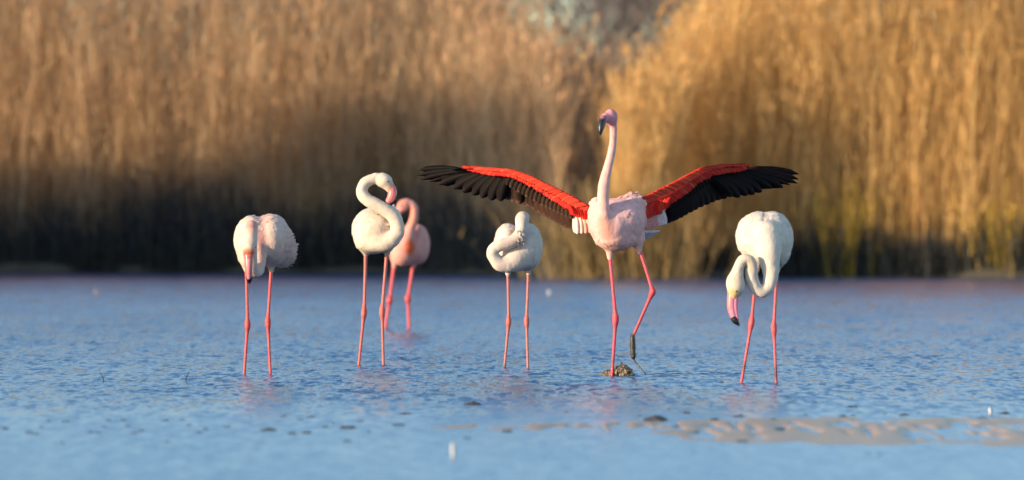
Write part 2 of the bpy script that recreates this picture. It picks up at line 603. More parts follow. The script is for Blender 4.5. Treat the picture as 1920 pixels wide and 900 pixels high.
reed_bed('reed_bed', 'tall brown dry reed bed with its foot in shade', -14, 0.8, 9, 10000,
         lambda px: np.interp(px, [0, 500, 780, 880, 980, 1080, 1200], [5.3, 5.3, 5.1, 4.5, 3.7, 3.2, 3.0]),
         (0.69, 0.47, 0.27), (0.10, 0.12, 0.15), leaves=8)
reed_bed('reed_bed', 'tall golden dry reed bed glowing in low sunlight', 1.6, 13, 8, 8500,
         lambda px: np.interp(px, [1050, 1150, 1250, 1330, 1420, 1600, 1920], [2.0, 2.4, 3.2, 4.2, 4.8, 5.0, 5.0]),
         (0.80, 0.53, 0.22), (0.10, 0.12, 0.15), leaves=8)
reed_bed('reed_bed', 'lower sparse reeds, browned to imitate shade, closing the gap between the two tall beds', -1.5, 3.6, 6, 2600,
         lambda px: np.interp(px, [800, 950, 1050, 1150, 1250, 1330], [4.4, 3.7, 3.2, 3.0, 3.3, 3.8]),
         (0.36, 0.27, 0.20), (0.10, 0.12, 0.15), off=5.0, leaves=7)  # dull brown stands in for shade on these gap reeds

def reed_tuft(name, label, px, py, n, H, spread, col, lean=0.16, leaves=3, group=None, cat='reed clump', Y=None):
    x = (px - 960) * PXA * (Y or 78)
    for _ in range(3):
        y = Y or float(shore_y(x)) + 0.1
        x = (px - 960) * PXA * y
    root = Vector((x, y, 0.08))
    bx = rng.normal(0, spread, n); by = rng.normal(0, spread * 0.6, n)
    base = np.stack([bx, by, np.full(n, -0.08)], 1)
    ln = np.stack([bx / spread * lean * 0.6 + rng.normal(0, lean * 0.5, n), rng.normal(0, lean * 0.5, n), np.zeros(n)], 1)
    h = H * rng.uniform(0.6, 1.1, n)
    c = np.clip(np.array(col) * rng.normal(1, 0.12, (n, 1)), 0.01, 1)
    V, Q, T = reed_geo(base, h, ln, c, leaves, (0.2, 0.5), plume=False, stem_w=0.015, leaf_w=0.018, low=0.2)
    o = quads_obj(name, V, Q, M_REED, T)
    o.location = root
    tag(o, label, cat, group)
    return o

reed_tuft('reed_clump', 'straw coloured dry grass clump jutting from the bank behind the winged flamingo', 1100, 520, 260, 1.35, 0.38, (0.36, 0.26, 0.12), 0.2)
reed_tuft('reed_clump', 'straw coloured clump of leaning stalks beside the jutting bank clump', 1225, 520, 200, 1.5, 0.40, (0.38, 0.26, 0.11), 0.22)
reed_tuft('reed_clump', 'yellow green clump low in the golden reeds, taller of two', 1590, 500, 60, 1.5, 0.25, (0.62, 0.42, 0.06), 0.12)
reed_tuft('reed_clump', 'yellow green clump in the golden reeds right of the grazing flamingo, shorter of two', 1880, 500, 50, 1.3, 0.25, (0.62, 0.42, 0.06), 0.12)
reed_tuft('reed_clump', 'olive clump in the brown reeds above the preening flamingo', 655, 470, 160, 2.6, 0.35, (0.26, 0.20, 0.05), 0.10, Y=86.2)

def bank_plants():
    """low sedge fringe along the waterline"""
    n = 2600
    x = rng.uniform(-16, 13, n)
    y = shore_y(x) + rng.uniform(0.0, 0.9, n)
    base = np.stack([x, y, np.full(n, 0.02)], 1)
    h = rng.uniform(0.2, 0.62, n)
    ln = np.stack([rng.normal(0, 0.2, n), rng.normal(-0.1, 0.2, n), np.zeros(n)], 1)
    c = np.array([0.10, 0.09, 0.06]) * rng.uniform(0.6, 1.3, (n, 1))
    V, Q, T = reed_geo(base, h, ln, c, 3, (0.15, 0.35), plume=False, stem_w=0.014, leaf_w=0.02, low=0.0)
    o = quads_obj('sedge_fringe', V, Q, M_REED, T)
    tag(o, 'low dark sedge fringe along the water edge', 'sedge', kind='stuff')
bank_plants()

def shade_rushes():
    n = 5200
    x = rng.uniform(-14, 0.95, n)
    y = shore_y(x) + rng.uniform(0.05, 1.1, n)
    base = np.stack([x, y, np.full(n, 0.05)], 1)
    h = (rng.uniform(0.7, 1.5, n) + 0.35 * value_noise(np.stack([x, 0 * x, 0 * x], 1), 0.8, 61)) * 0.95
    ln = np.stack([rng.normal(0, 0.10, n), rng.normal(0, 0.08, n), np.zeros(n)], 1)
    c = np.array([0.085, 0.09, 0.092]) * rng.uniform(0.6, 1.5, (n, 1))  # rushes added in a dark tone to deepen the shade under the reeds
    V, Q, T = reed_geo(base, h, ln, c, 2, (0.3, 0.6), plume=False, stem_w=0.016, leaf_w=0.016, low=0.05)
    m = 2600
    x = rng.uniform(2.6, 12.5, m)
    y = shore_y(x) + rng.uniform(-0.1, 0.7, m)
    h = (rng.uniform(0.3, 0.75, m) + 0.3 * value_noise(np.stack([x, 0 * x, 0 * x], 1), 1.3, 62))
    c2 = np.array([0.07, 0.075, 0.075]) * rng.uniform(0.6, 1.5, (m, 1))  # dark tone imitates the shaded foot of the golden bed
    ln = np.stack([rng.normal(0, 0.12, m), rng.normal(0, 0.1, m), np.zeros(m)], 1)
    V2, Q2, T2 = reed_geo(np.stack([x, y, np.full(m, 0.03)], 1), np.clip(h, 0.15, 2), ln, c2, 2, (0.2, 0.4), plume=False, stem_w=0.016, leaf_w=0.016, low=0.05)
    tag(quads_obj('shade_rushes', V2, Q2, M_REED, T2), 'low rushes darkened to imitate shade along the foot of the golden reeds', 'rushes', kind='stuff')
    tag(quads_obj('shade_rushes', V, Q, M_REED, T), 'rushes added dark to deepen the shade along the foot of the brown reeds', 'rushes', kind='stuff')
shade_rushes()

# ------------------------------------------------------------------ trees: bare ones beyond the reeds, leafy shrubs on the left bank
def tree(name, label, loc, H, spread, twig_n, bark, leaf=None, group=None, cat='tree', seed=0, fan=0.35, lsize=0.09):
    r = np.random.default_rng(seed)
    root = bpy.data.objects.new(name, None); COL.objects.link(root); root.location = loc
    tag(root, label, cat, group)
    V = []; F = []
    tips = []
    def tube(a, b, ra, rb, n=6):
        o = len(V)
        t = b - a; t = t / np.linalg.norm(t)
        u = np.cross(t, [0.3, 0.9, 0.1]); u /= np.linalg.norm(u); w = np.cross(t, u)
        for p, rr in ((a, ra), (b, rb)):
            for j in range(n):
                th = 2 * math.pi * j / n
                V.append(p + u * rr * math.cos(th) + w * rr * math.sin(th))
        for j in range(n):
            F.append((o + j, o + (j + 1) % n, o + n + (j + 1) % n, o + n + j))
    def grow(p, d, ln, rad, lev):
        segs = 3
        for s in range(segs):
            d = d + r.normal(0, 0.12, 3) + np.array([0, 0, 0.05]); d /= np.linalg.norm(d)
            q = p + d * ln / segs
            r2 = rad * (0.82 if lev else 0.86)
            tube(p, q, rad, r2, 6 if lev < 2 else 4)
            p, rad = q, r2
            if lev >= 2: tips.append(p.copy())
            if lev < 3 and (s > 0 or lev > 0):
                for _ in range(2 if lev < 2 else 3):
                    nd = d + r.normal(0, fan * (1 + 0.3 * lev), 3); nd[2] = abs(nd[2]) * 0.8 + 0.15
                    nd /= np.linalg.norm(nd)
                    grow(p, nd, ln * r.uniform(0.5, 0.75), rad * 0.55, lev + 1)
    grow(np.array([0, 0, -0.3]), np.array([0.02, 0, 1.0]), H * 0.55, H * 0.016, 0)
    tr = mesh_obj('trunk', V, F, M_BARK, root, np.array(bark))
    tips = np.array(tips)
    n = twig_n
    k = r.integers(0, len(tips), n)
    st = tips[k] + r.normal(0, spread, (n, 3))
    a = r.uniform(0, 2 * math.pi, n)
    dr = np.stack([np.cos(a) * 0.6, np.sin(a) * 0.6, r.uniform(-0.2, 1, n)], 1); dr /= np.linalg.norm(dr, axis=1)[:, None]
    if leaf is None:
        c = np.array(bark) * r.uniform(0.8, 1.3, (n, 1))
        v, q, t = ribbons(st, dr, r.uniform(0.25, 0.7, n), np.full(n, 0.02), r.normal(0, 0.1, (n, 3)), 2, c)
    else:
        c = np.array(leaf) * r.uniform(0.6, 1.3, (n, 1))
        v, q, t = ribbons(st, dr, r.uniform(1.5, 3, n) * lsize, np.full(n, lsize), r.normal(0, 0.15, (n, 3)), 2, c)
    quads_obj('crown', v, q, M_LEAF if leaf is not None else M_BARK, t, root)
    return root

for i, (px, Y, H) in enumerate([(905, 112, 8.5), (985, 118, 9.5), (1060, 108, 8), (1130, 116, 9), (1215, 110, 8.8), (1300, 120, 9.5)]):
    tree('bare_tree', 'bare grey tree standing behind the gap between the reed beds', ((px - 960) * PXA * Y, Y, 0.5), H, 0.5, 9000,
         (0.20, 0.17, 0.17), group='bare trees beyond the reeds', seed=40 + i)

# reed islet to the left, outside the frame, whose evening shade lies on the foot of the brown reeds
def reed_islet():
    ca, sa = math.cos(R(SUN_AZ)), math.sin(R(SUN_AZ))
    n = 7000
    t = rng.uniform(-15, 0.85, n); L = rng.uniform(12.5, 19, n)
    sh = np.interp(t, [-15, -2, 0, 0.9], [85.5, 84.2, 81.0, 78.0])
    base = np.stack([t - sa * L, sh - ca * L, np.full(n, 0.05)], 1)
    H = rng.normal(4.35, 0.32, n) + 0.35 * value_noise(np.stack([t, 0 * t, 0 * t], 1), 0.5, 5) + np.interp(t, [-6, -2.5, 1.5], [0, 0.9, 1.1])
    lean = np.stack([rng.normal(0.02, 0.05, n), rng.normal(0, 0.05, n), np.zeros(n)], 1)
    c = np.array([0.60, 0.37, 0.17]) * rng.normal(1, 0.1, (n, 1))
    V, Q, T = reed_geo(base, H, lean, np.clip(c, 0.01, 1), 9, leaf_w=0.03, stem_w=0.016)
    tag(quads_obj('reed_bed', V, Q, M_REED, T), 'reed bed on a long islet left of the tall brown reeds', 'reeds', kind='stuff')
    V = []; F = []
    rows = [(11.5, -0.1), (12.3, 0.06), (15.5, 0.12), (19.3, 0.06), (20.2, -0.1)]
    tt = np.linspace(-16, 1.3, 60)
    for Lr, z in rows:
        for i, q in enumerate(tt):
            e = min(i, 59 - i)
            zz = z if e > 1 else -0.1
            LL = Lr + 0.3 * math.sin(q * 2.3 + Lr)
            V.append((q - sa * LL, np.interp(q, [-15, -2, 0, 0.9], [85.5, 84.2, 81.0, 78.0]) - ca * LL, zz))
    m = len(tt)
    F = [(r * m + i, (r + 1) * m + i, (r + 1) * m + i + 1, r * m + i + 1) for r in range(len(rows) - 1) for i in range(m - 1)]
    tag(mesh_obj('islet', V, F, M_GROUND), 'low muddy islet under the left reeds', 'islet', kind='structure')
reed_islet()

# ------------------------------------------------------------------ flamingos
WHITE = np.array([0.86, 0.80, 0.74])
CREAM = np.array([0.84, 0.74, 0.62])
PINKW = np.array([0.88, 0.68, 0.64])
PINK = np.array([0.85, 0.42, 0.42])
RED = np.array([0.75, 0.06, 0.035])

def paint(V, base, blobs):
    """V (x,d,-y) px; blobs (x,y,d,r,colour,strength) -> plumage colours, some shade painted in"""
    T = np.tile(base, (len(V), 1)).astype(float)
    for x, y, d, rr, c, s in blobs:
        rr = np.array(rr if hasattr(rr, '__len__') else (rr, rr, rr), dtype=float)
        q = np.stack([(V[:, 0] - x) / rr[0], (V[:, 1] - d) / rr[2] if d is not None else 0 * V[:, 0], (-V[:, 2] - y) / rr[1]], 1)
        w = np.clip(1.4 - np.linalg.norm(q, axis=1), 0, 1); w = w * w * (3 - 2 * w) * s
        T = T * (1 - w[:, None]) + np.array(c) * w[:, None]
    return (T ** 1.3) * 0.84 * np.array([1.02, 0.965, 0.92])

def plumage_flakes(fr, V, Q, T, n, sel, flow, length=7.0, width=5.0, lift=1.0, name='plumage', parent=None, seed=1, z0=0.25):
    """small overlapping contour feathers laid along the body; sel(V)->mask, flow(P)->(x,d,-y) direction"""
    r = np.random.default_rng(seed)
    a, b, c = V[Q[:, 0]], V[Q[:, 1]], V[Q[:, 2]]
    N = np.cross(b - a, c - a); N /= np.linalg.norm(N, axis=1)[:, None] + 1e-9
    ctr = (a + c) / 2
    ok = np.where(sel(ctr))[0]
    k = r.choice(ok, n)
    P = ctr[k] + r.normal(0, 0.6, (n, 3)); nn = N[k]
    f = flow(P)
    f = f - (f * nn).sum(1)[:, None] * nn + r.normal(0, 0.10, (n, 3))
    f /= np.linalg.norm(f, axis=1)[:, None] + 1e-9
    s = np.cross(nn, f)
    ln = length * r.uniform(0.7, 1.25, n); wd = width * r.uniform(0.8, 1.2, n); lf = lift * r.uniform(0.5, 1.4, n)
    prof = [(0.0, 0.35), (0.35, 0.9), (0.7, 0.95), (0.92, 0.55), (1.0, 0.12)]
    bvh = BVHTree.FromPolygons([tuple(v) for v in V], [tuple(q) for q in Q])
    def snug(p, off):      # lay a feather point on the skin, off px above it
        out = np.empty_like(p)
        for i in range(len(p)):
            loc, nor, _, _ = bvh.find_nearest(Vector(p[i]))
            out[i] = np.array(loc) + np.array(nor) * off[i]
        return out
    vs_ = []
    for t, w in prof:
        mid = P + f * (ln * t)[:, None]
        o_ = z0 - 0.5 + lf * (0.25 + t ** 1.5)
        if lift < 1.55:
            vs_.append(snug(mid - s * (wd * w * 0.5)[:, None], o_ - 0.15))
            vs_.append(snug(mid, o_ + 0.15))
            vs_.append(snug(mid + s * (wd * w * 0.5)[:, None], o_ - 0.15))
        else:
            mid = mid + nn * o_[:, None]
            vs_.append(mid - s * (wd * w * 0.5)[:, None] - nn * (0.12 * wd * w)[:, None])
            vs_.append(mid + nn * 0.15)
            vs_.append(mid + s * (wd * w * 0.5)[:, None] - nn * (0.12 * wd * w)[:, None])
    W = np.stack(vs_, 1).reshape(-1, 3)
    m = len(prof) * 3
    q = np.array([[3 * i + j, 3 * i + j + 1, 3 * i + j + 4, 3 * i + j + 3] for i in range(len(prof) - 1) for j in (0, 1)])
    QQ = (np.arange(n)[:, None, None] * m + q[None]).reshape(-1, 4)
    tone = r.uniform(0.9, 1.05, (n, 1))
    TT = np.repeat(np.clip(T[Q[k, 0]] * tone, 0, 0.92), m, 0)
    o = quads_obj(name, fr.vs(W), QQ, M_PLUMAGE, TT, parent or fr.root, smooth=True)
    o['kind'] = 'stuff'
    return o

def body_mesh(fr, prims, base, blobs, h=1.4, wobble=0.7, seed=1, carve=(), fine=0.3):
    V, Q = sdf_mesh(prims, h, wobble, 0.075, seed, fine, 0.28, carve)
    T = paint(V, base, blobs)
    o = quads_obj('body', fr.vs(V), Q, M_PLUMAGE, T, fr.root, smooth=True)
    return V, Q, T

def leg(fr, pts, hock, tint, r0=3.9, name='leg', dark=(), parent=None, end=None):
    """pts: hip, hock, foot (x,y,d). the hock swells; the foot end goes on under the water"""
    (ax, ay, ad), (bx, by, bd), (cx, cy, cd) = pts
    rings = []
    def seg(t, A, B): return tuple(A[i] + (B[i] - A[i]) * t for i in range(3))
    A, B, C = pts
    for t, rr in ((0, 1.35), (0.12, 1.12), (0.4, 0.98), (0.75, 1.0), (0.88, 1.15), (0.95, 1.75)):
        rings.append((*seg(t, A, B), r0 * rr, r0 * rr))
    rings.append((B[0], B[1], B[2], r0 * 1.9, r0 * 1.7))
    for t, rr in ((0.07, 1.75), (0.14, 1.25), (0.24, 1.0), (0.6, 0.88), (1.0, 0.9)):
        rings.append((*seg(t, B, C), r0 * rr, r0 * rr))
    if end is None:
        D = seg(1.10, B, C)
        rings.append((*D, r0 * 1.0, r0 * 1.0))
    def tf(x, y, d):
        c = np.array(tint, dtype=float)
        g = math.exp(-((y - B[1]) / 14.0) ** 2)
        c = c * (1 - 0.35 * g) + np.array([0.58, 0.05, 0.045]) * 0.35 * g
        for y0, y1, s in dark:
            if y0 < y < y1: c = c * (1 - s) + np.array([0.03, 0.03, 0.028]) * s
        return c
    return loft(fr, name, rings, M_LEG, tf, parent or fr.root, n=10, sub=3, jitter=0.06)

def eye(fr, x, y, d, r=1.8):
    V = []; F = []; T = []
    n, m = 10, 6
    c = fr.p(x, y, d)
    for i in range(m + 1):
        th = math.pi * i / m
        for j in range(n):
            ph = 2 * math.pi * j / n
            v = np.array([math.sin(th) * math.cos(ph), -math.cos(th), math.sin(th) * math.sin(ph)])
            V.append(c + v * r * fr.k); T.append((0.01, 0.01, 0.01) if i <= 2 else (0.75, 0.55, 0.12))
    for i in range(m):
        for j in range(n):
            F.append((i * n + j, i * n + (j + 1) % n, (i + 1) * n + (j + 1) % n, (i + 1) * n + j))
    return mesh_obj('eye', V, F, M_EYE, fr.root, np.array(T))

def down_back(P):      # feathers flow backwards (away from the camera), down and a little outwards
    return np.tile([0.25, 0.55, -0.8], (len(P), 1))

# --- bird with bowed head hanging straight down, left of the group
def bird_bowed():
    fr = Frame('flamingo', 482, 701)
    tag(fr.root, 'pale pink flamingo with head bowed straight down and fluffy ruffled rump', 'flamingo', 'flamingos in the lagoon')
    prims = [
        ('e', (472, 449, 0), (33, 45, 55), 0),
        ('e', (508, 450, 12), (37, 49, 62), 10),
        ('e', (527, 470, 48), (24, 32, 36), 8),
        ('e', (478, 480, -5), (26, 24, 36), 8),
        ('c', [(468, 478, -5, 22), (463, 494, -2, 10), (462, 506, 0, 5)], 6),
        ('c', [(507, 484, 8, 16), (508, 498, 8, 7), (508, 506, 8, 4.6)], 6),
        ('c', [(484, 455, -36, 20), (487, 485, -50, 15), (486, 505, -58, 12.5)], 9),
        ('c', [(486, 505, -58, 12.5), (480, 508, -72, 11), (477, 490, -88, 10.5), (477, 455, -98, 10.5), (478, 430, -104, 10.5), (478, 424, -113, 10.5), (477, 434, -124, 10.5)], 1.5),
        ('c', [(477, 434, -124, 11), (476, 452, -130, 12.5), (475, 466, -132, 11.5), (474, 478, -132, 8.5), (474, 484, -132, 7)], 4),
    ]
    blobs = [(477, 423, -113, (16, 22, 30), (0.82, 0.45, 0.42), 0.9), (474, 476, -134, (14, 12, 22), (0.66, 0.20, 0.10), 0.95),
             (493, 452, -20, (10, 55, 60), (0.86, 0.44, 0.42), 0.75), (520, 460, 20, (36, 40, 60), (0.90, 0.62, 0.62), 0.7), (505, 497, 10, (40, 14, 60), CREAM * 0.85, 0.7)]  # pink wing strip beside the neck also paints in shade and bounced colour
    V, Q, T = body_mesh(fr, prims, WHITE * [1.03, 0.93, 0.90], blobs, seed=3, carve=[([(478, 402, -10), (484, 420, -45), (490, 450, -58)], 1.2, 4)])
    sel = lambda C: (C[:, 1] > -45) & (C[:, 2] > -495)
    plumage_flakes(fr, V, Q, T, 420, sel, lambda P: np.tile([0.7, 0.5, -0.6], (len(P), 1)), 13, 8, 1.1, seed=3)
    # ruffled rump feathers standing off the right side
    sel2 = lambda C: (C[:, 0] > 530) & (C[:, 2] < -432) & (C[:, 2] > -500)
    plumage_flakes(fr, V, Q, T, 260, sel2, lambda P: np.tile([0.9, 0.5, 0.15], (len(P), 1)), 10, 5, 2.6, name='rump_plumage', seed=4)
    sel3 = lambda C: (C[:, 0] > 505) & (C[:, 2] < -478) & (C[:, 1] > 0)
    plumage_flakes(fr, V, Q, T, 120, sel3, lambda P: np.tile([0.6, 0.3, -0.9], (len(P), 1)), 9, 6, 1.2, name='rump_plumage', seed=5)
    b = loft(fr, 'bill', [(474, 476, -139, 9.5, 7), (474, 486, -140, 8, 7.5), (474, 502, -140, 7, 8), (474.3, 515, -136, 6.2, 7.5), (474.4, 519, -134, 5.8, 7)], M_BILL,
             lambda x, y, d: np.array([0.70, 0.26, 0.27]) if abs(x - 474) < 2.5 else np.array([0.55, 0.13, 0.12]), fr.root)
    loft(fr, 'bill_tip', [(474.4, 516.5, -135, 6.8, 7.6), (474.5, 523, -131, 5.4, 6), (474.5, 530.5, -124, 1.0, 1.5)], M_BILL, np.array([0.012, 0.011, 0.012]), b)
    eye(fr, 464.8, 463, -134); eye(fr, 486, 463, -134)
    leg(fr, [(462, 500, 0), (464.5, 608, -2), (458, 701, 0)], 0, (0.66, 0.085, 0.085), 3.04)
    leg(fr, [(508.5, 500, 8), (502, 604, 6), (506.7, 701, 6)], 0, (0.66, 0.085, 0.085), 3.04)
bird_bowed()

# --- bird preening with an S-shaped neck
def bird_preening():
    fr = Frame('flamingo', 700, 684.5)
    tag(fr.root, 'cream white flamingo preening, long neck coiled in an S above its back', 'flamingo', 'flamingos in the lagoon')
    prims = [
        ('e', (705, 430, 0), (45, 42, 62), 0),
        ('e', (722, 418, 22), (33, 34, 60), 5),
        ('e', (700, 452, -12), (34, 24, 42), 8),
        ('c', [(692, 452, -5, 22), (687, 466, -4, 11), (686, 477, -3, 5)], 6),
        ('c', [(724, 455, 5, 18), (725.5, 468, 4, 8), (725.5, 477, 4, 4.8)], 6),
        ('c', [(694, 446, -34, 24), (708, 453, -44, 20), (724, 454, -50, 17), (737, 449, -53, 15)], 6),
        ('c', [(737, 449, -53, 15), (746, 436, -55, 13.5), (746, 421, -57, 12.8), (738, 406, -58, 12.3), (724, 394, -59, 12), (706, 384, -60, 11.8), (689, 374, -59, 11.5), (680.5, 361, -57, 11), (684, 347, -55, 10.6), (694, 339, -53, 10.2), (706, 335, -52, 10)], 0.8),
        ('e', (720, 339, -52), (17, 13.5, 14), 3, 0, -18),
        ('c', [(722, 340, -52, 12), (730, 349, -52, 10), (733, 355, -52, 8)], 3),
    ]
    blobs = [(734, 352, -52, (9, 11, 16), (0.82, 0.50, 0.34), 0.8), (706, 436, -50, (22, 22, 20), (0.84, 0.66, 0.55), 0.6), (700, 470, 0, (50, 14, 60), CREAM * 0.8, 0.7)]  # tan patch inside the neck loop imitates the neck's shadow
    V, Q, T = body_mesh(fr, prims, np.array([0.87, 0.79, 0.69]), blobs, seed=5)
    sel = lambda C: (C[:, 1] > -52) & (C[:, 2] > -462) & (C[:, 2] < -392) & (C[:, 0] < 735)
    plumage_flakes(fr, V, Q, T, 380, sel, lambda P: np.tile([-0.1, 0.5, -0.8], (len(P), 1)), 11, 8, 1.05, seed=6)
    # folded wing tips rising behind the neck
    for (x0, y0, x1, y1, w) in ((722, 398, 715, 378, 9), (734, 400, 738, 384, 8), (712, 398, 708, 380, 9)):
        loft(fr, 'scapular_feather', [(x0, y0, 0, w, 4), ((x0 + x1) / 2, (y0 + y1) / 2, 10, w * 0.8, 3), (x1, y1, 22, 1.2, 1)], M_PLUMAGE, np.array([0.88, 0.74, 0.70]), fr.root, n=8)
    b = loft(fr, 'bill', [(734, 350, -52, 8, 7), (737, 360, -53, 8.2, 7), (735.5, 370, -54, 8.2, 6.5), (730, 378, -55, 6.2, 5), (727.5, 381, -55, 4.5, 4)], M_BILL,
             lambda x, y, d: np.array([0.72, 0.19, 0.19]), fr.root)
    loft(fr, 'lower_mandible', [(739, 354, -53, 3.2, 5.5), (742, 364, -54, 2.6, 5), (739.5, 374, -55, 2.2, 4), (734, 380, -56, 1.4, 3)], M_BILL, np.array([0.55, 0.16, 0.20]), b)
    loft(fr, 'bill_tip', [(730, 379, -55, 5, 4.2), (727, 382.5, -55, 2.6, 2.6), (725, 384, -55, 0.8, 1)], M_BILL, np.array([0.35, 0.06, 0.06]), b)
    eye(fr, 729, 341, -63, 1.7)
    leg(fr, [(686, 471, -3), (683, 585, -5), (673, 684, -2)], 0, (0.60, 0.13, 0.11), 3.04)
    leg(fr, [(725.5, 471, 4), (716.5, 583, 2), (719, 684, 2)], 0, (0.58, 0.15, 0.12), 3.04, dark=((648, 655, 0.9),))
bird_preening()

# --- pink bird behind it
def bird_far():
    fr = Frame('flamingo', 745, 616)
    tag(fr.root, 'deep pink flamingo standing farther out, half hidden behind the preening one', 'flamingo', 'flamingos in the lagoon')
    prims = [
        ('e', (783, 458, 8), (23, 38, 40), 0),
        ('e', (758, 465, -8), (28, 34, 36), 5),
        ('c', [(745, 480, 0, 14), (740, 492, 0, 6), (739, 502, 0, 4)], 5),
        ('c', [(774, 482, 4, 12), (775, 494, 4, 5), (775, 499, 4, 4)], 5),
        ('c', [(762, 460, -30, 16), (766, 440, -36, 12), (772, 424, -38, 9)], 5),
        ('c', [(772, 424, -38, 9), (777, 408, -40, 8), (778, 395, -41, 7.6), (774, 385, -42, 7.6), (765, 381, -42, 8)], 1),
        ('e', (758, 385, -42), (14, 11, 11), 3, 0, 35),
        ('c', [(756, 388, -42, 9), (748, 396, -42, 7)], 3),
    ]
    pk = np.array([0.86, 0.50, 0.46])
    blobs = [(769, 463, -34, (10, 16, 40), (0.90, 0.22, 0.08), 0.9), (775, 405, -40, (16, 26, 20), (0.88, 0.45, 0.34), 0.6), (756, 382, -44, (12, 9, 14), (0.82, 0.32, 0.28), 0.5), (745, 470, -10, (16, 30, 30), (0.88, 0.66, 0.56), 0.7)]
    V, Q, T = body_mesh(fr, prims, pk, blobs, seed=8, h=1.2)
    plumage_flakes(fr, V, Q, T, 250, lambda C: (C[:, 2] < -430) & (C[:, 2] > -488), down_back, 7, 6, 0.4, seed=7)
    b = loft(fr, 'bill', [(750, 394, -42, 6.5, 6), (744, 401, -42, 6.5, 6), (741, 409, -42, 6, 5), (743, 416, -42, 4, 4)], M_BILL, np.array([0.82, 0.36, 0.36]), fr.root)
    loft(fr, 'bill_tip', [(742.5, 415, -42, 4.4, 4.2), (745, 420, -42, 2, 2), (746, 422, -42, 0.6, 0.8)], M_BILL, np.array([0.02, 0.02, 0.02]), b)
    eye(fr, 754, 386, -53, 1.5)
    leg(fr, [(739, 497, 0), (731, 562, -3), (722.5, 616, 0)], 0, (0.74, 0.09, 0.10), 3.21)
    leg(fr, [(775, 494, 4), (765, 559, 2), (767, 616, 3)], 0, (0.74, 0.09, 0.10), 3.21)
bird_far()

# --- sleeping bird, head laid back
def bird_sleeping():
    fr = Frame('flamingo', 968, 689.5)
    tag(fr.root, 'white flamingo resting with head turned back onto its folded wings', 'flamingo', 'flamingos in the lagoon')
    prims = [
        ('e', (952, 456, 8), (25, 37, 58), 0),
        ('e', (985, 461, 10), (32, 44, 64), 4),
        ('e', (972, 480, 0), (40, 28, 50), 9),
        ('c', [(955, 488, -5, 18), (953, 502, -3, 8), (952.5, 514, -2, 4.6)], 5),
        ('c', [(989, 486, 5, 20), (991, 500, 5, 8), (991, 513, 5, 4.6)], 5),
        ('c', [(980, 474, -32, 28), (966, 486, -46, 23), (952, 494, -54, 17)], 7),
        ('c', [(952, 494, -54, 17), (938, 494, -59, 14), (928, 485, -62, 12), (924, 474, -64, 11.5), (929, 464, -66, 11.2), (941, 459, -68, 11.2), (956, 455, -66, 11.2), (969, 446, -62, 11), (976, 434, -56, 10.6), (978, 421, -49, 10.8)], 0.8),
        ('c', [(978, 423, -50, 10.8), (979, 412, -45, 13), (981, 409, -32, 12), (983, 418, -16, 8)], 3),
    ]
    blobs = [(979, 405, -42, (18, 12, 24), (0.85, 0.66, 0.58), 0.5), (960, 452, -66, (26, 16, 18), (0.86, 0.70, 0.60), 0.6), (985, 505, 0, (40, 12, 60), CREAM * 0.85, 0.7)]
    V, Q, T = body_mesh(fr, prims, np.array([0.86, 0.78, 0.72]), blobs, seed=12)
    sel = lambda C: (C[:, 2] > -500) & (C[:, 2] < -422) & (C[:, 1] > -50)
    plumage_flakes(fr, V, Q, T, 420, sel, down_back, 11, 8, 1.05, seed=9)
    # ragged nape feathers
    plumage_flakes(fr, V, Q, T, 60, lambda C: (C[:, 0] > 968) & (C[:, 0] < 990) & (C[:, 1] < -60) & (C[:, 2] > -462) & (C[:, 2] < -430), lambda P: np.tile([0.6, -0.2, -0.8], (len(P), 1)), 6, 3, 2.2, name='nape_plumage', seed=10)
    b = loft(fr, 'bill', [(982, 414, -20, 6, 6), (985, 424, -6, 6, 6), (987, 434, 6, 4, 4)], M_BILL, np.array([0.80, 0.36, 0.36]), fr.root)
    leg(fr, [(952.5, 509, -2), (954, 602, -4), (946, 689, -2)], 0, (0.55, 0.16, 0.13), 2.79, dark=((682, 700, 0.9),))
    leg(fr, [(991, 508, 5), (987.5, 601, 3), (990, 689.5, 4)], 0, (0.55, 0.18, 0.15), 2.79)
bird_sleeping()

